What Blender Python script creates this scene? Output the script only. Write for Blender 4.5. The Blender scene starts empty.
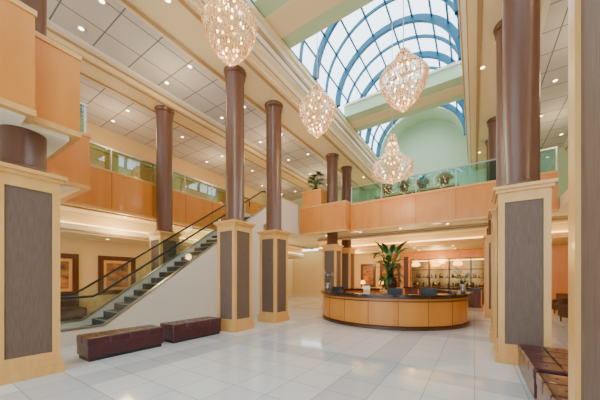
import bpy, bmesh, math, random
from mathutils import Vector, Matrix
random.seed(7)
pi=math.pi
# ---------------------------------------------------------------- materials
def newmat(name):
    m=bpy.data.materials.new(name); m.use_nodes=True
    nt=m.node_tree; b=nt.nodes["Principled BSDF"]
    return m,nt,b
def simple(name,col,rough=.5,metal=0,emit=None,es=0,coat=0):
    m,nt,b=newmat(name)
    b.inputs["Base Color"].default_value=(*col,1); b.inputs["Roughness"].default_value=rough
    b.inputs["Metallic"].default_value=metal
    if coat: b.inputs["Coat Weight"].default_value=coat
    if emit: b.inputs["Emission Color"].default_value=(*emit,1); b.inputs["Emission Strength"].default_value=es
    return m
def noisy(name,c1,c2,scale=(1,1,1),nscale=5,rough=.5,detail=4,coat=0,bump=0):
    m,nt,b=newmat(name); N=nt.nodes; L=nt.links
    tc=N.new("ShaderNodeTexCoord"); mp=N.new("ShaderNodeMapping"); mp.inputs["Scale"].default_value=scale
    no=N.new("ShaderNodeTexNoise"); no.inputs["Scale"].default_value=nscale; no.inputs["Detail"].default_value=detail
    cr=N.new("ShaderNodeValToRGB"); cr.color_ramp.elements[0].color=(*c1,1); cr.color_ramp.elements[1].color=(*c2,1)
    cr.color_ramp.elements[0].position=.3; cr.color_ramp.elements[1].position=.7
    L.new(tc.outputs["Object"],mp.inputs[0]); L.new(mp.outputs[0],no.inputs["Vector"])
    L.new(no.outputs["Fac"],cr.inputs[0]); L.new(cr.outputs[0],b.inputs["Base Color"])
    b.inputs["Roughness"].default_value=rough
    if coat: b.inputs["Coat Weight"].default_value=coat
    if bump:
        bp=N.new("ShaderNodeBump"); bp.inputs["Strength"].default_value=bump; bp.inputs["Distance"].default_value=.02
        L.new(no.outputs["Fac"],bp.inputs["Height"]); L.new(bp.outputs[0],b.inputs["Normal"])
    return m
def glassmat(name,tint,gl=.12,rough=.03,diff=None):
    m=bpy.data.materials.new(name); m.use_nodes=True; nt=m.node_tree; N=nt.nodes; L=nt.links
    N.remove(N["Principled BSDF"]); out=N["Material Output"]
    t=N.new("ShaderNodeBsdfTransparent"); t.inputs[0].default_value=(*tint,1)
    g=N.new("ShaderNodeBsdfGlossy"); g.inputs["Roughness"].default_value=rough
    mx=N.new("ShaderNodeMixShader"); mx.inputs[0].default_value=gl
    L.new(t.outputs[0],mx.inputs[1]); L.new(g.outputs[0],mx.inputs[2]); L.new(mx.outputs[0],out.inputs[0])
    return m
def gridmat(name,base,line,w,h,mortar,rough=.6,band=None,coat=0,off=0.0,var=None):
    m,nt,b=newmat(name); N=nt.nodes; L=nt.links
    tc=N.new("ShaderNodeTexCoord")
    br=N.new("ShaderNodeTexBrick"); br.offset=off; br.squash=1
    br.inputs["Scale"].default_value=1; br.inputs["Brick Width"].default_value=w; br.inputs["Row Height"].default_value=h
    br.inputs["Mortar Size"].default_value=mortar; br.inputs["Mortar Smooth"].default_value=.1
    br.inputs["Color1"].default_value=(*base,1); br.inputs["Color2"].default_value=(*(var or base),1); br.inputs["Mortar"].default_value=(*line,1)
    L.new(tc.outputs["Object"],br.inputs["Vector"])
    col=br.outputs["Color"]
    if band:
        sx=N.new("ShaderNodeSeparateXYZ"); L.new(tc.outputs["Object"],sx.inputs[0])
        outs=[]
        for k in ("X","Y"):
            a=N.new("ShaderNodeMath"); a.operation="ADD"; a.inputs[1].default_value=60; L.new(sx.outputs[k],a.inputs[0])
            md=N.new("ShaderNodeMath"); md.operation="MODULO"; md.inputs[1].default_value=w*6; L.new(a.outputs[0],md.inputs[0])
            lt=N.new("ShaderNodeMath"); lt.operation="LESS_THAN"; lt.inputs[1].default_value=w; L.new(md.outputs[0],lt.inputs[0]); outs.append(lt)
        mx=N.new("ShaderNodeMath"); mx.operation="MAXIMUM"; L.new(outs[0].outputs[0],mx.inputs[0]); L.new(outs[1].outputs[0],mx.inputs[1])
        mc=N.new("ShaderNodeMixRGB"); mc.blend_type="MULTIPLY"; mc.inputs[2].default_value=(*band,1)
        L.new(mx.outputs[0],mc.inputs[0]); L.new(col,mc.inputs[1]); col=mc.outputs[0]
    L.new(col,b.inputs["Base Color"]); b.inputs["Roughness"].default_value=rough
    if coat: b.inputs["Coat Weight"].default_value=coat
    return m
WOOD=noisy("maple_wood",(.68,.235,.032),(.76,.30,.052),(1.2,1.2,.25),2.2,.32,coat=.1)
WOODL=noisy("light_oak_trim",(.72,.375,.105),(.79,.46,.15),(3,3,.4),3,.35,coat=.1)
WOODD=noisy("dark_wood",(.07,.02,.007),(.13,.04,.014),(3,3,.5),4,.3)
SHAFT=noisy("column_brown_lacquer",(.115,.046,.026),(.14,.058,.033),(1,1,.3),1.5,.36,coat=.12)
CREAM=simple("cream_paint",(.82,.66,.38),.55)
TAN=simple("tan_moulding",(.45,.28,.12),.5)
CREAM2=simple("pale_green_cream_paint",(.50,.66,.42),.6)
WHITE=simple("white_plaster",(.84,.78,.66),.6)
SOFF=simple("white_soffit",(.86,.75,.52),.6)
BEIGE=simple("beige_wall_paint",(.74,.52,.25),.7)
FLOOR=gridmat("marble_floor",(.76,.79,.82),(.42,.44,.47),.6,.6,.007,.09,(.80,.82,.85),var=(.71,.745,.785),coat=.25)
CEIL=gridmat("ceiling_tiles",(.60,.58,.57),(.17,.155,.15),.95,.95,.017,.8)
BLUE=simple("blue_green_steel",(.004,.095,.17),.4,.2)
BLACK=simple("black_rubber",(.012,.012,.014),.45)
DARK=noisy("dark_granite",(.02,.012,.01),(.06,.035,.03),(1,1,1),60,.12)
STEEL=simple("brushed_steel",(.5,.5,.52),.3,.9)
STEP=gridmat("escalator_step_metal",(.04,.05,.065),(.010,.010,.014),.03,.03,.006,.4)
GOLD=simple("brass",(.8,.5,.18),.25,1)
LEATHER=noisy("burgundy_leather",(.040,.004,.008),(.075,.010,.015),(1,1,1),7,.28,coat=.2,bump=.3)
GREEN=noisy("leaf_green",(.01,.06,.008),(.035,.14,.02),(1,1,1),6,.45)
GREEN2=noisy("fern_green",(.03,.13,.01),(.10,.28,.03),(1,1,1),9,.5)
PETAL=simple("white_petal",(.85,.83,.8),.5)
ORANGEF=simple("orange_flower",(.85,.2,.02),.5)
VASE=simple("dark_ceramic",(.04,.02,.015),.2)
SKYG=glassmat("skylight_glass",(.95,.98,1),.05)
RAILG=glassmat("green_rail_glass",(.62,.88,.88),.12)
ESCG=glassmat("clear_glass",(.88,.94,.93),.06)
WARM=simple("warm_lamp",(1,.8,.5),.5,0,(1,.72,.38),14)
SHADE=simple("amber_lamp_shade",(1,.55,.15),.5,0,(1,.48,.10),4)
COVE=simple("cove_glow",(1,.75,.4),.5,0,(1,.64,.22),4)
FABR=noisy("brown_upholstery",(.08,.03,.015),(.14,.06,.03),(1,1,1),20,.8)
MIRR=simple("antique_mirror",(.38,.20,.06),.15,.9)
BEDC=noisy("artwork_canvas",(.04,.05,.04),(.65,.22,.05),(1,1,2),2.6,.5)
def panelmat():
    m,nt,b=newmat("grey_fabric_panel"); N=nt.nodes; L=nt.links
    tc=N.new("ShaderNodeTexCoord"); 
    mp=N.new("ShaderNodeMapping"); mp.inputs["Scale"].default_value=(70,70,5)
    no=N.new("ShaderNodeTexNoise"); no.inputs["Scale"].default_value=1; no.inputs["Detail"].default_value=3
    cr=N.new("ShaderNodeValToRGB"); cr.color_ramp.elements[0].color=(.125,.078,.055,1); cr.color_ramp.elements[1].color=(.18,.115,.083,1)
    cr.color_ramp.elements[0].position=.3; cr.color_ramp.elements[1].position=.7
    L.new(tc.outputs["Object"],mp.inputs[0]); L.new(mp.outputs[0],no.inputs["Vector"]); L.new(no.outputs["Fac"],cr.inputs[0]); L.new(cr.outputs[0],b.inputs["Base Color"])
    b.inputs["Roughness"].default_value=.65
    return m
PANEL=panelmat()
def crystal():
    m=bpy.data.materials.new("crystal"); m.use_nodes=True; nt=m.node_tree; N=nt.nodes; L=nt.links
    N.remove(N["Principled BSDF"]); out=N["Material Output"]
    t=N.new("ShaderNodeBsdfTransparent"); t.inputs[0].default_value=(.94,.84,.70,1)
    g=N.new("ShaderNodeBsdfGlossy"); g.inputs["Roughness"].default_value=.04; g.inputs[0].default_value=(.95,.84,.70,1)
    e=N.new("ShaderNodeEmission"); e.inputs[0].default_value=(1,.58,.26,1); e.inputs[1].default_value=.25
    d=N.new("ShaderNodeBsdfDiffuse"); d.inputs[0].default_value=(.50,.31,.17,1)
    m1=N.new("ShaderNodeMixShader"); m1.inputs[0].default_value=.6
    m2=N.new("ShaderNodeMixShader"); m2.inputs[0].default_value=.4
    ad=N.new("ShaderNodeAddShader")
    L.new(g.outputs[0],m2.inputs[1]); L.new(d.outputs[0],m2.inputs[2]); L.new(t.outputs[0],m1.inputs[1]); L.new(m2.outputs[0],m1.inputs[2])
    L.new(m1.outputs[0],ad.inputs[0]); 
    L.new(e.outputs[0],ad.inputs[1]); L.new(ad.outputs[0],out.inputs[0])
    return m
CRY=crystal()
# ---------------------------------------------------------------- builder
class B:
    def __init__(s,name,loc=(0,0,0),parent=None):
        s.name=name; s.loc=Vector(loc); s.v=[]; s.f=[]; s.mi=[]; s.mats=[]; s.sm=[]; s.parent=parent
    def _m(s,m):
        if m not in s.mats: s.mats.append(m)
        return s.mats.index(m)
    def add(s,vs,fs,m,smooth=False):
        o=len(s.v); k=s._m(m)
        s.v+= [tuple(Vector(p)-s.loc) for p in vs]
        for f in fs: s.f.append([i+o for i in f]); s.mi.append(k); s.sm.append(smooth)
    def box(s,a,b,m,bev=0):
        x0,y0,z0=[min(a[i],b[i]) for i in range(3)]; x1,y1,z1=[max(a[i],b[i]) for i in range(3)]
        if bev<=0:
            vs=[(x0,y0,z0),(x1,y0,z0),(x1,y1,z0),(x0,y1,z0),(x0,y0,z1),(x1,y0,z1),(x1,y1,z1),(x0,y1,z1)]
            fs=[(0,3,2,1),(4,5,6,7),(0,1,5,4),(1,2,6,5),(2,3,7,6),(3,0,4,7)]
            s.add(vs,fs,m); return
        bm=bmesh.new(); bmesh.ops.create_cube(bm,size=1)
        for v in bm.verts: v.co=Vector(((x0+x1)/2+v.co.x*(x1-x0),(y0+y1)/2+v.co.y*(y1-y0),(z0+z1)/2+v.co.z*(z1-z0)))
        bmesh.ops.bevel(bm,geom=bm.edges[:],offset=bev,segments=3,profile=.6,affect='EDGES')
        bm.verts.index_update()
        s.add([v.co.copy() for v in bm.verts],[[v.index for v in f.verts] for f in bm.faces],m,False); bm.free()
    def lathe(s,c,prof,m,n=32,a0=0,a1=2*pi,smooth=True):
        full=abs(a1-a0-2*pi)<1e-6; k=n if full else n+1
        vs=[];fs=[]
        for (r,z) in prof:
            for i in range(k):
                a=a0+(a1-a0)*i/n; vs.append((c[0]+r*math.cos(a),c[1]+r*math.sin(a),c[2]+z))
        for j in range(len(prof)-1):
            for i in range(n):
                i2=(i+1)%k; fs.append((j*k+i,j*k+i2,(j+1)*k+i2,(j+1)*k+i))
        s.add(vs,fs,m,smooth)
    def tube(s,pts,r,m,n=8,closed=False,smooth=True):
        pts=[Vector(p) for p in pts]; N=len(pts); vs=[];fs=[]
        up=None
        for i,p in enumerate(pts):
            if closed: t=pts[(i+1)%N]-pts[i-1]
            else: t=pts[min(i+1,N-1)]-pts[max(i-1,0)]
            t.normalize()
            if up is None:
                up=Vector((0,0,1)) if abs(t.z)<.9 else Vector((1,0,0))
            sd=t.cross(up)
            if sd.length<1e-3: sd=t.cross(Vector((1,0,0)))
            sd.normalize(); u2=sd.cross(t).normalized(); up=u2
            rr=r[i] if isinstance(r,(list,tuple)) else r
            for k in range(n):
                a=2*pi*k/n; vs.append(p+sd*rr*math.cos(a)+u2*rr*math.sin(a))
        rng=N if closed else N-1
        for i in range(rng):
            j=(i+1)%N
            for k in range(n):
                k2=(k+1)%n; fs.append((i*n+k,i*n+k2,j*n+k2,j*n+k))
        if not closed: fs.append(list(range(n))[::-1]); fs.append([(N-1)*n+k for k in range(n)])
        s.add(vs,fs,m,smooth)
    def prismx(s,poly,x0,x1,m):
        n=len(poly); vs=[(x0,p[0],p[1]) for p in poly]+[(x1,p[0],p[1]) for p in poly]
        fs=[list(range(n))[::-1],[n+i for i in range(n)]]+[(i,(i+1)%n,n+(i+1)%n,n+i) for i in range(n)]
        s.add(vs,fs,m)
    def prismy(s,poly,y0,y1,m):
        n=len(poly); vs=[(p[0],y0,p[1]) for p in poly]+[(p[0],y1,p[1]) for p in poly]
        fs=[list(range(n)),[n+i for i in range(n)][::-1]]+[(i,n+i,n+(i+1)%n,(i+1)%n) for i in range(n)]
        s.add(vs,fs,m)
    def prismz(s,poly,z0,z1,m):
        n=len(poly); vs=[(p[0],p[1],z0) for p in poly]+[(p[0],p[1],z1) for p in poly]
        fs=[list(range(n))[::-1],[n+i for i in range(n)]]+[(i,(i+1)%n,n+(i+1)%n,n+i) for i in range(n)]
        s.add(vs,fs,m)
    def octa(s,p,r,h,m,a=0):
        x,y,z=p; vs=[(x+r*math.cos(a+k*pi/2),y+r*math.sin(a+k*pi/2),z) for k in range(4)]+[(x,y,z+h*.4),(x,y,z-h*.6)]
        fs=[(k,(k+1)%4,4) for k in range(4)]+[((k+1)%4,k,5) for k in range(4)]
        s.add(vs,fs,m)
    def ball(s,c,r,m,n=10):
        rx=r if isinstance(r,(tuple,list)) else (r,r,r)
        vs=[];fs=[];k=n;h=n//2+1
        for j in range(h+1):
            t=pi*j/h
            for i in range(k):
                a=2*pi*i/k; vs.append((c[0]+rx[0]*math.sin(t)*math.cos(a),c[1]+rx[1]*math.sin(t)*math.sin(a),c[2]+rx[2]*math.cos(t)))
        for j in range(h):
            for i in range(k):
                i2=(i+1)%k; fs.append((j*k+i,(j+1)*k+i,(j+1)*k+i2,j*k+i2))
        s.add(vs,fs,m,True)
    def leaf(s,base,ang,elev,L,W,droop,m,seg=7):
        d=Vector((math.cos(ang),math.sin(ang),0)); side=Vector((-math.sin(ang),math.cos(ang),0)); p=Vector(base); vs=[];fs=[]
        e=elev
        for i in range(seg+1):
            t=i/seg; w=W*math.sin(pi*min(1,max(.03,t))**.8)*.5+.004
            upn=d*(-math.sin(e))+Vector((0,0,1))*math.cos(e)
            vs+= [p-side*w+upn*w*.25,p,p+side*w+upn*w*.25]
            p=p+(d*math.cos(e)+Vector((0,0,1))*math.sin(e))*(L/seg); e-=droop/seg
        for i in range(seg):
            a=i*3
            fs+=[(a,a+1,a+4,a+3),(a+1,a+2,a+5,a+4)]
        s.add(vs,fs,m,True)
    def done(s):
        me=bpy.data.meshes.new(s.name); me.from_pydata(s.v,[],s.f)
        for m in s.mats: me.materials.append(m)
        me.polygons.foreach_set("material_index",s.mi); me.polygons.foreach_set("use_smooth",s.sm); me.update()
        bm=bmesh.new(); bm.from_mesh(me); bmesh.ops.recalc_face_normals(bm,faces=bm.faces[:]); bm.to_mesh(me); bm.free()
        o=bpy.data.objects.new(s.name,me); bpy.context.collection.objects.link(o); o.location=s.loc
        return o
# ---------------------------------------------------------------- constants
ZS=8.05; ZC=8.35; AXL,AXR=-5.3,-0.3; SPR=9.4; RAD=2.5; CX=-2.8
YF,YB=-5.0,19.0; XL,XR=-14.0,8.4
# ---------------------------------------------------------------- shell
b=B("floor",(-3,7,0)); b.box((XL-.2,YF-.2,-.2),(XR+.2,YB+1.4,0),FLOOR); b.done()
b=B("wall_left",(XL-.1,7,4)); b.box((XL-.2,YF,0),(XL,YB+1.2,ZC+.3),BEIGE); b.done()
b=B("wall_right",(XR+.1,7,4)); b.box((XR,YF,0),(XR+.2,YB+1.2,ZC+.3),BEIGE); b.done()
b=B("baseboard_left",(XL,7,.1)); b.box((XL,YF,0),(XL+.04,YB,.2),WOODL); b.done()
b=B("wall_back",(CX,YB+1.1,4))
b.box((XL,YB+1.2,0),(XR,YB+1.4,4.0),BEIGE)
b.box((XL,YB,4.4),(XR,YB+.2,ZC),CREAM2)
arc=[(AXL-.3,ZC)]+[(CX+(RAD+.1)*math.cos(pi-pi*i/24),SPR+(RAD+.1)*math.sin(pi-pi*i/24)) for i in range(25)]+[(AXR+.3,ZC)]
b.prismy(arc,YB,YB+.2,CREAM2); b.done()
b=B("added_fill_glazing",(CX,YF,4))  # added unseen glazed front behind the camera, lets sky light in as fill
b.box((XL,YF-.06,0),(XR,YF-.04,ZC),SKYG)
x=XL
while x<XR+.01:
    b.box((x-.06,YF-.12,0),(x+.06,YF+.06,ZC),BLUE); x+=(XR-XL)/12
for z in (.05,2.7,5.4,8.2): b.box((XL,YF-.1,z-.05),(XR,YF+.04,z+.05),BLUE)
b.done()
b=B("wall_front",(CX,YF,9)); b.prismy(arc,YF-.1,YF+.1,CREAM2); b.done()
b=B("ceiling",(CX,7,ZC))
for x0,x1 in ((XL,-6.95),(1.35,XR)): b.box((x0,YF,ZC),(x1,YB,ZC+.2),CEIL)
b.done()
def beam(name,xa,xo,sgn):
    b=B(name,((xa+xo)/2,7,8.4))
    b.box((min(xa-sgn*.25,xo),YF,ZS),(max(xa-sgn*.25,xo),YB,ZC+.2),CREAM)
    b.box((xo,YF,ZS+.12),(xo-sgn*.16,YB,ZC+.18),WHITE)
    b.box((xo+sgn*.1,YF,ZS-.03),(xo+sgn*.2,YB,ZS),TAN); b.box((xa-sgn*.45,YF,ZS-.03),(xa-sgn*.35,YB,ZS),TAN)
    b.box((xa-sgn*.25,YF,ZS+.1),(xa-sgn*.15,YB,ZS+.45),CREAM)
    b.box((xa-sgn*.15,YF,ZS+.14),(xa-sgn*.12,YB,ZS+.2),TAN)
    b.box((xa-sgn*.25,YF,ZS+.45),(xa,YB,SPR-.25),WHITE)
    b.box((xa,YF,ZS+.47),(xa+sgn*.02,YB,ZS+.53),TAN)
    b.box((xa-sgn*.25,YF,SPR-.62),(xa+sgn*.05,YB,SPR-.5),TAN)
    b.box((xa-sgn*.3,YF,SPR-.25),(xa+sgn*.09,YB,SPR-.1),CREAM)
    b.box((xa-sgn*.3,YF,SPR-.1),(xa+sgn*.01,YB,SPR+.02),CREAM2)
    b.done()
beam("trim_1",AXL,-6.95,1); beam("trim_2",AXR,1.35,-1)
for nm,x in (("trim_3",-10),("trim_4",4.45)):
    b=B(nm,(x,7,8.2)); b.box((x-.5,YF,ZS),(x+.5,YB,ZC-.002),CREAM); b.box((x-.7,YF,ZC-.1),(x+.7,YB,ZC-.001),WHITE)
    for s_ in (-1,1): b.box((x+s_*.4,YF,ZS-.025),(x+s_*.33,YB,ZS),TAN); b.box((x+s_*.5,YF,ZC-.16),(x+s_*.53,YB,ZC-.1),TAN)
    b.done()
for i,(y0,y1) in enumerate(((-1.2,.6),(5.6,7.4),(12.0,13.6))):
    b=B("ceiling_girder",(CX,(y0+y1)/2,SPR+.3))
    b.box((AXL,y0,SPR-.02),(AXR,y1,SPR+.45),CREAM2)
    b.box((AXL,y0+.5,SPR-.06),(AXR,y1-.5,SPR-.02),CREAM)
    b.box((AXL,y0-.08,SPR+.45),(AXR,y1+.08,SPR+.55),WHITE)
    b.done()
b=B("window_2",(CX,7,11))
NA=48; ye=17.6
def ap(a,r): return (CX+r*math.cos(a),SPR+r*math.sin(a))
vs=[];fs=[]
for i in range(NA+1):
    a=pi*i/NA; x,z=ap(a,RAD); vs+=[(x,YF,z),(x,ye,z)]
for i in range(NA): fs.append((2*i,2*i+1,2*i+3,2*i+2))
b.add(vs,fs,SKYG,True)
def rib(y,w,t,m,ro=.03):
    vs=[];fs=[]
    for i in range(NA+1):
        a=pi*i/NA
        for (r,yy) in ((RAD-t,y-w/2),(RAD-t,y+w/2),(RAD+ro,y+w/2),(RAD+ro,y-w/2)):
            x,z=ap(a,r); vs.append((x,yy,z))
    for i in range(NA):
        for k in range(4): fs.append((i*4+k,i*4+(k+1)%4,(i+1)*4+(k+1)%4,(i+1)*4+k))
    b.add(vs,fs,m,False)
y=YF+.1; k=0
while y<ye+.01:
    rib(y,.13 if k%2==0 else .06,.20 if k%2==0 else .08,BLUE); y+=1.0; k+=1
for i in range(0,11):
    a=pi*i/10; x,z=ap(a,RAD-.03); 
    b.tube([(x,YF,z),(x,ye,z)],.038,BLUE,6,smooth=False)
b.done()
b=B("ceiling_vault",(CX,18.3,11))
vs=[];fs=[]
for i in range(NA+1):
    a=pi*i/NA; 
    for r in (RAD-.08,RAD+.1):
        x,z=ap(a,r); vs+=[(x,ye+.05,z),(x,YB,z)]
for i in range(NA):
    o=4*i; fs+=[(o,o+1,o+5,o+4),(o+2,o+6,o+7,o+3),(o,o+4,o+6,o+2)]
b.add(vs,fs,CREAM2,True); b.done()
# ---------------------------------------------------------------- columns
ZP=3.3
def column(x,y,top=ZS,w=.75,zp=ZP):
    b=B("column",(x,y,0)); h=w/2
    def q4(hh,z0,z1,m): b.box((x-hh,y-hh,z0),(x+hh,y+hh,z1),m)
    q4(h-.02,.2,zp-.12,PANEL)
    q4(h+.05,0,.16,WOODL); q4(h+.025,.16,.25,WOODL); q4(h+.003,.25,.36,WOODL)
    q4(h+.003,zp-.28,zp-.1,WOODL); q4(h+.04,zp-.1,zp-.04,WOODL); q4(h+.08,zp-.04,zp+.02,WOODL)
    for sx in (-1,1):
        for sy in (-1,1):
            b.box((x+sx*h,y+sy*h,.3),(x+sx*(h-.1),y+sy*(h-.1),zp-.2),WOODL)
    r=.285
    b.lathe((x,y,0),[(0,zp+.02),(r+.05,zp+.02),(r+.05,zp+.09),(r+.02,zp+.12),(r,zp+.14),(r,top-.22),(r+.03,top-.2),(r+.03,top-.15),(r,top-.13),(r,top-.08),(r+.06,top-.04),(r+.06,top),(0,top)],SHAFT,40)
    b.done()
for y in (-.75,1.2,5.9,7.84,12.75,14.6): column(-6.3,y)
for y in (-.5,1.4,6.7,8.6,13.5,15.4): column(.75,y)
for y in (-.9,5.75): column(-10.0,y)
for y in (5.75,): column(4.45,y)
# ---------------------------------------------------------------- mezzanine
b=B("mezzanine_floor",(-10,7,4.2))
for q in ((XL,YF,-10.6,YB),(-10.6,YF,-8.4,2.7),(-8.4,YF,-5.95,1.7),(-5.95,YF,-5.65,1.1),(-10.6,9.9,-8.0,12.7),(-10.6,12.7,5.05,YB),(-8,12.2,-5.3,12.7),(5.05,YF,XR,YB),(2.45,10.2,5.05,12.7)):
    b.box((q[0],q[1],4.0),(q[2],q[3],4.4),SOFF)
b.done()
def par(b,pts,glass=.75,z0=3.92,z1=5.3,m=WOOD,t=.06):
    """mitred parapet following an open rectilinear polyline"""
    P=[Vector((p[0],p[1])) for p in pts]
    def strip(tt,za,zb,mm):
        L=[];R=[]
        for i,p in enumerate(P):
            d0=(P[i]-P[i-1]).normalized() if i>0 else None
            d1=(P[i+1]-P[i]).normalized() if i<len(P)-1 else None
            d0=d0 or d1; d1=d1 or d0
            n0=Vector((-d0.y,d0.x)); n1=Vector((-d1.y,d1.x)); n=n0 if abs(n0.dot(n1))>.9 else n0+n1
            L.append(p+n*tt); R.append(p-n*tt)
        b.prismz([tuple(q) for q in L+R[::-1]],za,zb,mm)
    strip(t,z0,z1,m); strip(t+.02,z1-.06,z1+.02,WOODL); strip(t+.015,z0-.02,z0+.07,WOODL)
    for i in range(len(P)-1):
        p,q=P[i],P[i+1]; L=(q-p).length; d=(q-p)/L; nn=max(1,round(L/1.5))
        for k in range(1,nn):
            c=p+d*L*k/nn; e=Vector((abs(d.x)*.006+abs(d.y)*(t+.003),abs(d.y)*.006+abs(d.x)*(t+.003)))
            b.box((c.x-e.x,c.y-e.y,z0+.07),(c.x+e.x,c.y+e.y,z1-.06),WOODD)
        if glass:
            for k in range(nn+1):
                c=p+d*min(max(L*k/nn,.03),L-.03); b.box((c.x-.02,c.y-.02,z1),(c.x+.02,c.y+.02,z1+glass),STEEL)
    if glass:
        strip(.006,z1+.02,z1+glass,RAILG); strip(.03,z1+glass,z1+glass+.05,STEEL)
b=B("mezzanine_balustrade",(-9,3,4.6))
par(b,[(-10.6,9.85),(-10.6,2.76),(-8.45,2.76),(-8.45,1.85)])
par(b,[(-8.4,1.76),(-5.9,1.76),(-5.9,1.22)],0,4.1,5.5)
par(b,[(-5.88,1.12),(-5.6,1.12),(-5.6,YF+.2)],0,4.05,5.6)
b.done()
b=B("mezzanine_balustrade",(-3,12.6,4.6))
par(b,[(-5.2,12.62),(2.4,12.62)],.8)
par(b,[(-7.9,12.12),(-5.3,12.12),(-5.3,12.66)],0,3.92,5.36)
b.box((-7.85,12.24,5.39),(-6.7,13.2,6.2),WOOD); b.box((-7.9,12.2,6.2),(-6.67,13.23,6.26),WOODL)
b.done()
b=B("mezzanine_balustrade",(5,5,4.6)); par(b,[(5.05,YF+.2),(5.05,10.1)]); b.done()
b=B("ceiling_soffit",(-12.8,7,3.6))
b.box((XL,YF,3.25),(-12.2,YB,3.99),CREAM); b.box((-12.2,YF,3.3),(-12.05,YB,3.55),WHITE); b.box((-12.19,YF,3.56),(-12.1,YB,3.6),COVE)
b.box((-12.05,YF,3.3),(-12.03,YB,3.36),TAN); b.box((-11.2,YF,3.94),(-11.1,YB,3.99),TAN)
b.done()
b=B("ceiling_soffit",(-3,16,3.6))
b.box((-9,16.2,3.4),(XR,YB+1.2,3.99),CREAM); b.box((-9,16.05,3.45),(XR,16.2,3.6),WOODL); b.box((-9,16.1,3.62),(XR,16.18,3.68),COVE)
b.box((-8,14.2,3.8),(XR,14.4,3.99),CREAM); b.box((-8,14.15,3.86),(XR,14.2,3.92),TAN)
b.done()
# ---------------------------------------------------------------- escalators
def escalator(x0,x1,yend=9.9):
    b=B("escalator",((x0+x1)/2,5,0))
    path=[(1.9,.35),(3.0,.35),(3.0+4.45/.7,4.8),(yend,4.8)]
    body=[(1.9,0)]+path+[(yend,4.41),(9.2,4.0),(9.2,0)]
    for xa,xb in ((x0,x0+.14),(x1-.14,x1)):
        b.prismx(body,xa,xb,WHITE)
        for (p,q) in zip(path[:-1],path[1:]):
            b.prismx([(p[0],p[1]),(q[0],q[1]),(q[0],q[1]+.04),(p[0],p[1]+.04)],xa-.01,xb+.01,STEEL)
        xm=(xa+xb)/2; hh=.72
        gl=[(2.0,.39),(3.0,.39),(9.357,4.84),(yend,4.84),(yend,4.84+hh),(9.25,4.84+hh),(2.85,.39+hh),(2.0,.39+hh),(1.8,.39+hh*.8),(1.72,.39+hh*.45),(1.82,.5)]
        b.prismx(gl,xm-.007,xm+.007,ESCG)
        rail=[(xm,2.1,.40),(xm,1.85,.44),(xm,1.70,.58),(xm,1.64,.78),(xm,1.70,.98),(xm,1.83,1.09),(xm,2.0,.39+hh+.02),(xm,2.5,.39+hh+.02),(xm,2.78,.39+hh+.03),(xm,3.0,.39+hh+.14),(xm,9.15,4.84+hh-.06),(xm,9.4,4.84+hh+.02),(xm,yend-.1,4.84+hh+.02),(xm,yend,4.84+hh-.1),(xm,yend,5.2)]
        b.tube(rail,.030,BLACK,10)
    y=2.95; z=.02; xa,xb=x0+.15,x1-.15
    b.box((xa,1.7,0),(xb,2.95,.02),STEEL)
    while z<4.35:
        z2=min(z+.2,4.42); b.box((xa,y,max(z2-.5,0)),(xb,y+.30,z2),STEP); b.box((xa,y-.005,z2-.02),(xb,y+.025,z2+.003),STEEL)
        y+=.286; z=z2
    b.box((xa,y,4.2),(xb,9.9,4.42),STEEL)
    b.done()
escalator(-9.6,-8.0); escalator(2.45,4.05)
b=B("wall_landing",(-8,11.3,4.7)); b.box((-8.14,9.95,3.95),(-7.97,11.98,5.55),WHITE); b.box((-8.17,9.95,5.55),(-7.94,11.98,5.6),WOODL); b.done()
# ---------------------------------------------------------------- benches
def bench(x0,y0,x1,y1):
    b=B("leather_bench",((x0+x1)/2,(y0+y1)/2,0))
    b.box((x0+.04,y0+.04,0),(x1-.04,y1-.04,.07),BLACK)
    b.box((x0+.01,y0+.01,.07),(x1-.01,y1-.01,.33),LEATHER,.02)
    nx=max(1,round((x1-x0)/.36)); ny=max(1,round((y1-y0)/.36))
    for i in range(nx):
        for j in range(ny):
            xa=x0+(x1-x0)*i/nx; ya=y0+(y1-y0)*j/ny
            b.box((xa+.001,ya+.001,.3),(xa+(x1-x0)/nx-.001,ya+(y1-y0)/ny-.001,.46),LEATHER,.035)
            b.ball((xa+(x1-x0)/nx/2,ya+(y1-y0)/ny/2,.46),(.018,.018,.008),BLACK,8)
    b.done()
bench(-6.7,2.02,-6.1,3.5); bench(-6.7,3.72,-6.1,5.2)
bench(.62,4.45,1.25,5.95); bench(.62,2.75,1.25,4.3)
# ---------------------------------------------------------------- reception desk
DX,DY=-2.85,11.0
b=B("reception_desk",(DX,DY,0))
a0,a1=pi*.5+.42,pi*2.5-.42
def ring(r0,r1,z0,z1,m,n=96,aa=None,ab=None):
    aa=a0 if aa is None else aa; ab=a1 if ab is None else ab
    vs=[];fs=[]
    for i in range(n+1):
        a=aa+(ab-aa)*i/n
        for r,z in ((r0,z0),(r1,z0),(r1,z1),(r0,z1)): vs.append((DX+r*math.cos(a),DY+r*math.sin(a),z))
    for i in range(n):
        for k in range(4): fs.append((i*4+k,i*4+(k+1)%4,(i+1)*4+(k+1)%4,(i+1)*4+k))
    fs+=[(0,1,2,3),(n*4,n*4+3,n*4+2,n*4+1)]
    b.add(vs,fs,m,False)
ring(2.5,2.66,.12,1.0,WOOD); ring(2.5,2.62,.0,.12,WOODD); ring(2.51,2.72,.002,.09,WOODD)
ring(2.51,2.69,.86,.89,WOODD); ring(2.36,2.80,1.02,1.09,DARK); ring(2.5,2.72,.96,1.02,WOODD)
ring(1.85,2.5,.70,.75,WOOD); ring(1.95,2.1,0,.70,WOOD)
n=16
for i in range(n+1):
    a=a0+(a1-a0)*i/n; ring(2.64,2.666,.12,.93,WOODD,1,aa=a-.0025,ab=a+.0025)
b.done()
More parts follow.
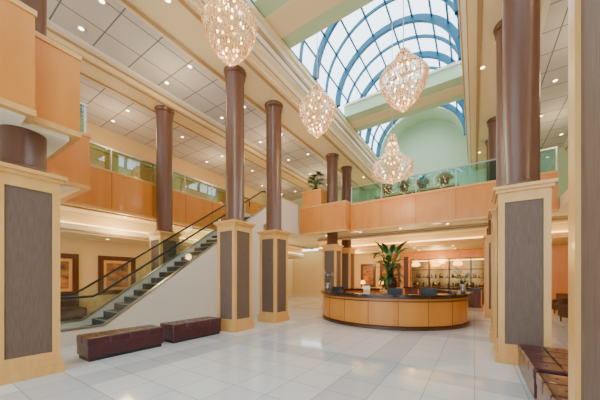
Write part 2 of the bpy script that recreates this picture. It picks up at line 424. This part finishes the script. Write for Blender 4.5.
def at(a,r,z): return (DX+r*math.cos(a),DY+r*math.sin(a),z)
def monitor(a,r=2.2):
    p=at(a,r,.75); b=B("computer_monitor",p); x,y,z=p
    b.box((x-.12,y-.09,z+.001),(x+.12,y+.09,z+.02),BLACK); b.box((x-.02,y-.02,z+.02),(x+.02,y+.02,z+.2),BLACK)
    b.box((x-.24,y-.03,z+.2),(x+.24,y+.01,z+.52),BLACK,.01); b.box((x-.22,y+.011,z+.22),(x+.22,y+.014,z+.5),DARK)
    b.done()
for a in (-2.35,-1.25,-.75): monitor(a)
def telephone(a):
    p=at(a,2.58,1.09); x,y,z=p; b=B("telephone",p)
    b.prismx([(y-.1,z),(y+.1,z),(y+.1,z+.08),(y-.1,z+.03)],x-.1,x+.1,BLACK); b.tube([(x-.07,y-.09,z+.06),(x-.07,y-.07,z+.1),(x-.07,y+.07,z+.12),(x-.07,y+.09,z+.1)],.02,BLACK,8); b.done()
telephone(-2.0); telephone(-.5)
def brochure(a):
    p=at(a,2.58,1.09); x,y,z=p; b=B("brochure_stand",p)
    b.box((x-.12,y-.06,z),(x+.12,y+.06,z+.02),STEEL); b.box((x-.11,y-.02,z+.02),(x+.11,y+.0,z+.26),PETAL); b.box((x-.1,y-.05,z+.02),(x+.1,y-.03,z+.14),WOODL); b.done()
brochure(-1.6)
def orchid(a,r=2.55,z=1.09,s=1,name="white_orchid_vase"):
    p=at(a,r,z); x,y,_=p; b=B(name,p)
    b.lathe(p,[(0,0),(.07*s,0),(.09*s,.08*s),(.05*s,.22*s),(.075*s,.27*s),(0,.26*s)],STEEL,16)
    for k in range(7):
        an=random.uniform(0,6.28); tip=(x+.25*s*math.cos(an),y+.25*s*math.sin(an),z+(.55+random.random()*.25)*s)
        mid=(x+.08*s*math.cos(an),y+.08*s*math.sin(an),z+.5*s)
        b.tube([(x,y,z+.2*s),mid,tip],.006*s,GREEN,5)
        for j in range(4):
            t=.5+.5*j/3; c=[mid[i]*(1-t)+tip[i]*t for i in range(3)]
            for q in range(5): b.leaf(c,q*1.257+an,.4,.08*s,.065*s,.5,PETAL,2)
        b.leaf((x,y,z+.25*s),an,1.0,.3*s,.07*s,1.2,GREEN,5)
    b.done()
orchid(-2.85,s=1.1); orchid(-.15,s=1.1); orchid(.25,s=.9)
b=B("plant_stand",(DX,DY,0)); b.lathe((DX,DY,0),[(0,0),(.42,0),(.42,.1),(.36,.14),(.36,1.0),(.42,1.04),(.42,1.12),(0,1.12)],WOODL,32); b.done()
pl=B("tropical_plant",(DX,DY,1.12))
pl.lathe((DX,DY,1.12),[(0,0),(.17,0),(.26,.15),(.27,.32),(.2,.48),(.24,.53),(.2,.5),(0,.45)],VASE,28)
for k in range(30):
    an=k*2.4; h=random.uniform(.2,1.15); top=Vector((DX+.35*math.cos(an)*h,DY+.35*math.sin(an)*h,1.6+h))
    pl.tube([(DX+.05*math.cos(an),DY+.05*math.sin(an),1.58),(DX+.12*math.cos(an),DY+.12*math.sin(an),1.6+h*.55),top],.014,GREEN,6)
    pl.leaf(top,an,random.uniform(.2,1.2),random.uniform(.45,.8),random.uniform(.16,.24),random.uniform(.7,1.8),GREEN)
for k in range(16):
    an=k*2.1+.5; pl.leaf((DX,DY,1.6),an,random.uniform(.1,.7),random.uniform(.6,.85),.13,1.7,GREEN2)
for k in range(7):
    an=k*1.3; p=Vector((DX+.35*math.cos(an),DY+.35*math.sin(an),1.85+.1*k)); pl.tube([(DX,DY,1.58),p],.012,GREEN,5)
    for j in range(4): pl.leaf(p,an+j*.3-.4,.5+.25*j,.24,.06,.1,ORANGEF,3)
pl.done()
# ---------------------------------------------------------------- balcony plants
def fern(x,y,z,s=1,name="potted_fern"):
    b=B(name,(x,y,z))
    b.lathe((x,y,z),[(0,0),(.13*s,0),(.19*s,.3*s),(.21*s,.32*s),(.17*s,.3*s),(0,.28*s)],VASE,20)
    for k in range(80):
        b.leaf((x,y,z+.3*s),k*2.4+random.random(),random.uniform(.5,1.45),random.uniform(.36,.46)*s,.09*s,random.uniform(1.1,2.2),GREEN2,6)
    b.done()
for x in (-3.6,-2.8,-2.0,-1.1): fern(x,13.3,4.4+1.22,1.05)
b=B("planter_shelf",(-2.35,13.3,4.4)); b.box((-4.1,13.05,4.4),(-.6,13.55,5.54),WOODD); b.box((-4.15,13.03,5.54),(-.55,13.57,5.62),WOODL); b.done()
b=B("potted_palm",(-7.3,12.75,6.26))
b.lathe((-7.3,12.75,6.26),[(0,0),(.15,0),(.2,.22),(.17,.22),(0,.2)],VASE,20)
for k in range(18):
    an=k*2.4; h=random.uniform(.2,.8); top=(-7.3+.15*math.cos(an),12.75+.15*math.sin(an),6.45+h)
    b.tube([(-7.3,12.75,6.45),top],.01,GREEN,5)
    for j in range(5): b.leaf(top,an+(j-2)*.35,.5,.42,.06,1.2,GREEN,5)
b.done()
# ---------------------------------------------------------------- chandeliers
def chandelier(x,y,zb,R,H,prof,ztop):
    b=B("crystal_chandelier",(x,y,zb))
    n=28
    def pr(t):
        for (t0,r0),(t1,r1) in zip(prof[:-1],prof[1:]):
            if t0<=t<=t1: return r0+(r1-r0)*(t-t0)/(t1-t0)
        return prof[-1][1]
    for i in range(n+1):
        t=i/n; r=pr(t)*R; z=zb+H*t; c=max(5,int(2*pi*r/.068))
        if i%5==0: r*=1.06
        for k in range(c):
            a=2*pi*(k+.5*(i%2))/c; b.octa((x+r*math.cos(a),y+r*math.sin(a),z),.024,.092,CRY,a)
        if i%5==0: b.tube([(x+(r-.02)*math.cos(2*pi*k/24),y+(r-.02)*math.sin(2*pi*k/24),z+.03) for k in range(24)],.016,GOLD,5,closed=True)
    for k in range(12):
        a=2*pi*k/12; b.tube([(x+(pr(t/14)*R-.03)*math.cos(a),y+(pr(t/14)*R-.03)*math.sin(a),zb+H*t/14) for t in range(15)],.009,GOLD,5)
    for i in range(3,n-1,5):
        t=i/n; r=pr(t)*R*.55
        for k in range(6): 
            a=2*pi*k/6+i; b.ball((x+r*math.cos(a),y+r*math.sin(a),zb+H*t),(.026,.026,.042),WARM,8)
    b.tube([(x,y,zb),(x,y,zb+H)],.02,GOLD,8)
    b.ball((x,y,zb-.05),.05,CRY,10)
    b.tube([(x,y,zb+H),(x,y,ztop)],.014,STEEL,6)
    b.lathe((x,y,zb+H),[(0,.08),(.07,.05),(.1,0),(0,0)],GOLD,16)
    b.done()
    l=bpy.data.lights.new("chandelier_light","POINT"); l.energy=60; l.color=(1,.74,.44); l.shadow_soft_size=.35
    o=bpy.data.objects.new("chandelier_light",l); bpy.context.collection.objects.link(o); o.location=(x,y,zb-.4)
P1=[(0,.15),(.10,.45),(.25,.75),(.42,.95),(.52,1.0),(.6,.95),(.68,.72),(.8,.45),(.92,.28),(1,.15)]
P2=[(0,.25),(.06,.6),(.14,.85),(.26,1.0),(.36,.92),(.46,.62),(.6,.4),(.78,.28),(1,.14)]
chandelier(-4.83,4.37,6.7,.6,1.65,P1,SPR+1.40)
chandelier(-4.5,7.95,6.47,.6,1.7,P1,SPR+1.75)
chandelier(-1.7,7.97,6.42,.62,1.65,P1,SPR+2.18)
chandelier(-2.75,10.9,5.45,.78,1.8,P2,SPR+2.4)
# ---------------------------------------------------------------- wall decor
def frame_x(name,x,y0,y1,z0,z1,m):
    b=B(name,(x,(y0+y1)/2,(z0+z1)/2))
    b.box((x+.002,y0,z0),(x+.03,y1,z1),WOODL); b.box((x+.03,y0+.22,z0+.22),(x+.034,y1-.22,z1-.22),m)
    for (a,c,d,e) in ((y0-.1,y0+.1,z0-.1,z1+.1),(y1-.1,y1+.1,z0-.1,z1+.1),(y0+.1,y1-.1,z0-.1,z0+.1),(y0+.1,y1-.1,z1-.1,z1+.1)):
        b.box((x+.002,a,d),(x+.08,c,e),WOODD)
    b.done()
def frame_y(name,y,x0,x1,z0,z1,m,fm=WOODD):
    b=B(name,((x0+x1)/2,y,(z0+z1)/2))
    b.box((x0,y-.03,z0),(x1,y-.002,z1),m)
    for (a,c,d,e) in ((x0-.08,x0+.08,z0-.08,z1+.08),(x1-.08,x1+.08,z0-.08,z1+.08),(x0+.08,x1-.08,z0-.08,z0+.08),(x0+.08,x1-.08,z1-.08,z1+.08)):
        b.box((a,y-.09,d),(c,y-.002,e),fm)
    b.done()
frame_x("framed_artwork",XL,5.1,6.45,.95,2.5,BEDC)
frame_x("framed_artwork",XL,2.95,4.2,.95,2.5,BEDC)
frame_x("framed_artwork",XL,-1.5,.3,.95,2.5,BEDC)
YW=YB+1.2
for i,(x0,x1) in enumerate(((-7.4,-6.4),(-5.9,-4.6))): frame_y("framed_mirror",YW,x0,x1,1.0,2.6,BEDC,WOODD)
b=B("wall_panelling",(-3,YW-.3,1.7))
for x0,x1 in ((-9.0,-8.2),(-4.3,-3.8),(1.0,1.5),(3.5,6.0)): b.box((x0,YW-.35,0),(x1,YW-.1,3.4),WOOD)
b.box((-3.8,YW-.34,2.9),(1.0,YW-.1,3.39),WOOD)
for x in (-8.6,-4.05,1.25): b.box((x-.15,YW-.37,.3),(x+.15,YW-.35,3.1),WOODD)
b.done()
b=B("bar_counter",(-1.4,17.5,0)); b.box((-3.6,17.2,0),(.3,17.8,1.0),WOODD); b.box((-3.7,17.1,1.0),(.4,17.9,1.06),DARK)
for k in range(6): b.box((-3.6+.78*k-.02,17.17,.08),(-3.6+.78*k+.02,17.2,.96),WOOD)
b.done()
b=B("back_bar_shelf",(-1.4,YW-.3,1.5))
b.box((-3.7,YW-.1,.9),(.9,YW-.06,2.85),MIRR)
b.box((-3.7,YW-.36,0),(.9,YW-.12,.9),WOODD)
for z in (1.05,1.6,2.15): b.box((-3.7,YW-.35,z),(.9,YW-.1,z+.03),WOODD)
b.box((-3.7,YW-.12,2.74),(.9,YW-.11,2.8),COVE)
for x in (-2.6,-1.4,-.2): b.box((x-.03,YW-.35,.9),(x+.03,YW-.1,2.85),WOODD)
for k in range(80):
    x=-3.6+4.4*random.random(); z=random.choice((1.08,1.63)); h=random.uniform(.18,.32)
    b.lathe((x,YW-.22,z),[(0,0),(.035,0),(.035,h*.6),(.012,h*.75),(.012,h),(0,h)],random.choice((GOLD,GREEN,GOLD,VASE,VASE)),8)
b.done()
for i,x in enumerate((-3.0,-1.9,-.8)):
    b=B("pendant_lamp",(x,17.5,2.5)); 
    b.lathe((x,17.5,2.35),[(.05,.28),(.1,.26),(.22,.13),(.25,0),(.17,-.05),(.0,-.07)],SHADE,20); b.tube([(x,17.5,2.62),(x,17.5,3.4)],.012,GOLD,6); b.done()
def armchair(x,y,rot=0):
    e=bpy.data.objects.new("armchair",None); bpy.context.collection.objects.link(e)
    b=B("upholstered_frame",(0,0,0))
    b.box((-.36,-.33,.16),(.36,.36,.44),FABR,.05); b.box((-.28,-.34,.4),(.28,.24,.5),FABR,.04)
    b.box((-.4,.2,.2),(.4,.4,.9),FABR,.08); b.box((-.42,-.34,.2),(-.28,.36,.64),FABR,.06); b.box((.28,-.34,.2),(.42,.36,.64),FABR,.06)
    for sx in (-.32,.32):
        for sy in (-.28,.32): b.lathe((sx,sy,0),[(0,0),(.02,0),(.03,.18),(0,.18)],WOODD,8)
    o=b.done(); o.parent=e; e.location=(x,y,0); e.rotation_euler=(0,0,rot)
for x,y,r in ((3.1,13.4,.6),(4.5,13.9,-1.8),(-8.6,17.4,.8),(-7.4,18.2,-.6),(5.6,12,2),(2.0,16.6,.2),(3.4,16.4,-.4)): armchair(x,y,r)
def table_lamp(x,y,z):
    b=B("table_lamp",(x,y,z)); b.lathe((x,y,z),[(0,0),(.09,0),(.09,.02),(.03,.05),(.06,.2),(.02,.34),(.01,.4)],GOLD,16); b.lathe((x,y,z+.36),[(.2,0),(.12,.26),(.118,.26),(.198,0)],SHADE,20); b.done()
b=B("credenza",(-6.6,YW-.45,0)); b.box((-7.6,YW-.62,.1),(-5.4,YW-.12,.8),WOODD,.01); 
for x in (-7.5,-5.5): b.box((x-.04,YW-.55,0),(x+.04,YW-.2,.11),WOODD)
b.done(); table_lamp(-7.2,YW-.36,.8); table_lamp(-5.8,YW-.36,.8)
b=B("banquette_sofa",(-12.6,2.6,0)); b.box((-13.6,1.8,.1),(-12.7,4.2,.45),FABR,.06); b.box((-13.85,1.8,.1),(-13.5,4.2,.82),FABR,.08); b.box((-13.7,1.9,0),(-12.8,4.1,.11),WOODD); b.done()
b=B("wall_panelling",(XL+.1,8,5.8))
y=-4
while y<17:
    b.box((XL,y,4.4),(XL+.06,y+1.6,7.2),WOOD); b.box((XL,y+1.6,4.4),(XL+.1,y+1.75,7.25),WOODL); y+=2.6
b.box((XL,YF,7.25),(XL+.14,YB,7.4),WOODL)
b.done()
def sconce(x,y,z):
    b=B("wall_sconce",(x,y,z)); b.lathe((x+.1,y,z),[(.04,0),(.1,.3),(.09,.3),(.03,0)],SHADE,14); b.box((x,y-.04,z-.02),(x+.1,y+.04,z+.06),GOLD); b.done()
for y in (1.4,4,6.6,9.2,11.8): sconce(XL+.06,y-.1,6.2)
# ---------------------------------------------------------------- downlights
b=B("ceiling_downlights",(0,0,ZC))
def dl(x,y,z):
    b.lathe((x,y,z),[(0,-.012),(.06,-.012)],WARM,14); b.lathe((x,y,z),[(.06,-.012),(.085,-.016),(.085,0)],WHITE,14)
for y in [0.4+2.4*i for i in range(8)]:
    for x in (-13,-11.7,-8.9,-7.6): dl(x,y,ZC)
    for x in (2.3,3.4,6.4): dl(x,y,ZC)
for y in (3.5,9.9,16.5): dl(-5.95,y,ZS); dl(.2,y,ZS)
for x in (-7,-5,-3,-1,1,3): dl(x,13.4,4.0); dl(x,15.3,4.0); dl(x,17,3.4); dl(x,18.6,3.4)
for y in (1,3,5,7,9,11,13,15): dl(-11.4,y,4.0); dl(-13,y,3.25)
b.done()
def plight(x,y,z,e,c=(1,.74,.45),r=.25,n="ceiling_lamp_light"):
    l=bpy.data.lights.new(n,"POINT"); l.energy=e; l.color=c; l.shadow_soft_size=r
    o=bpy.data.objects.new(n,l); bpy.context.collection.objects.link(o); o.location=(x,y,z)
for x,y in ((-11.4,1),(-11.4,5),(-11.4,9),(-11.2,14)): plight(x,y,3.4,75,(1,.70,.32))
for x,y in ((-6.5,15.2),(-2.8,15),(1.5,15),(-2,18.5),(-7,18)): plight(x,y,2.9,105,(1,.68,.28))
for x in (-12,-8.2,2.8):
    for y in (0,5,10,15): plight(x,y,7.3,60,(1,.74,.42))
for x,y in ((-3,16),(6.5,8)): plight(x,y,7,35)
for x,y in ((4.5,8),(4.5,14),(6,3)): plight(x,y,3.4,85,(1,.70,.34))
# ---------------------------------------------------------------- world & camera
w=bpy.data.worlds.new("sky"); bpy.context.scene.world=w; w.use_nodes=True
bg=w.node_tree.nodes["Background"]; bg.inputs[0].default_value=(.78,.91,1,1); bg.inputs[1].default_value=5.0
cd=bpy.data.cameras.new("camera"); cam=bpy.data.objects.new("camera",cd); bpy.context.collection.objects.link(cam)
cd.sensor_width=36; cd.lens=16.02; cd.shift_y=.13; cd.clip_start=.05
cam.location=(0,0,1.6); cam.rotation_euler=(pi/2,0,math.radians(33.2))
bpy.context.scene.camera=cam
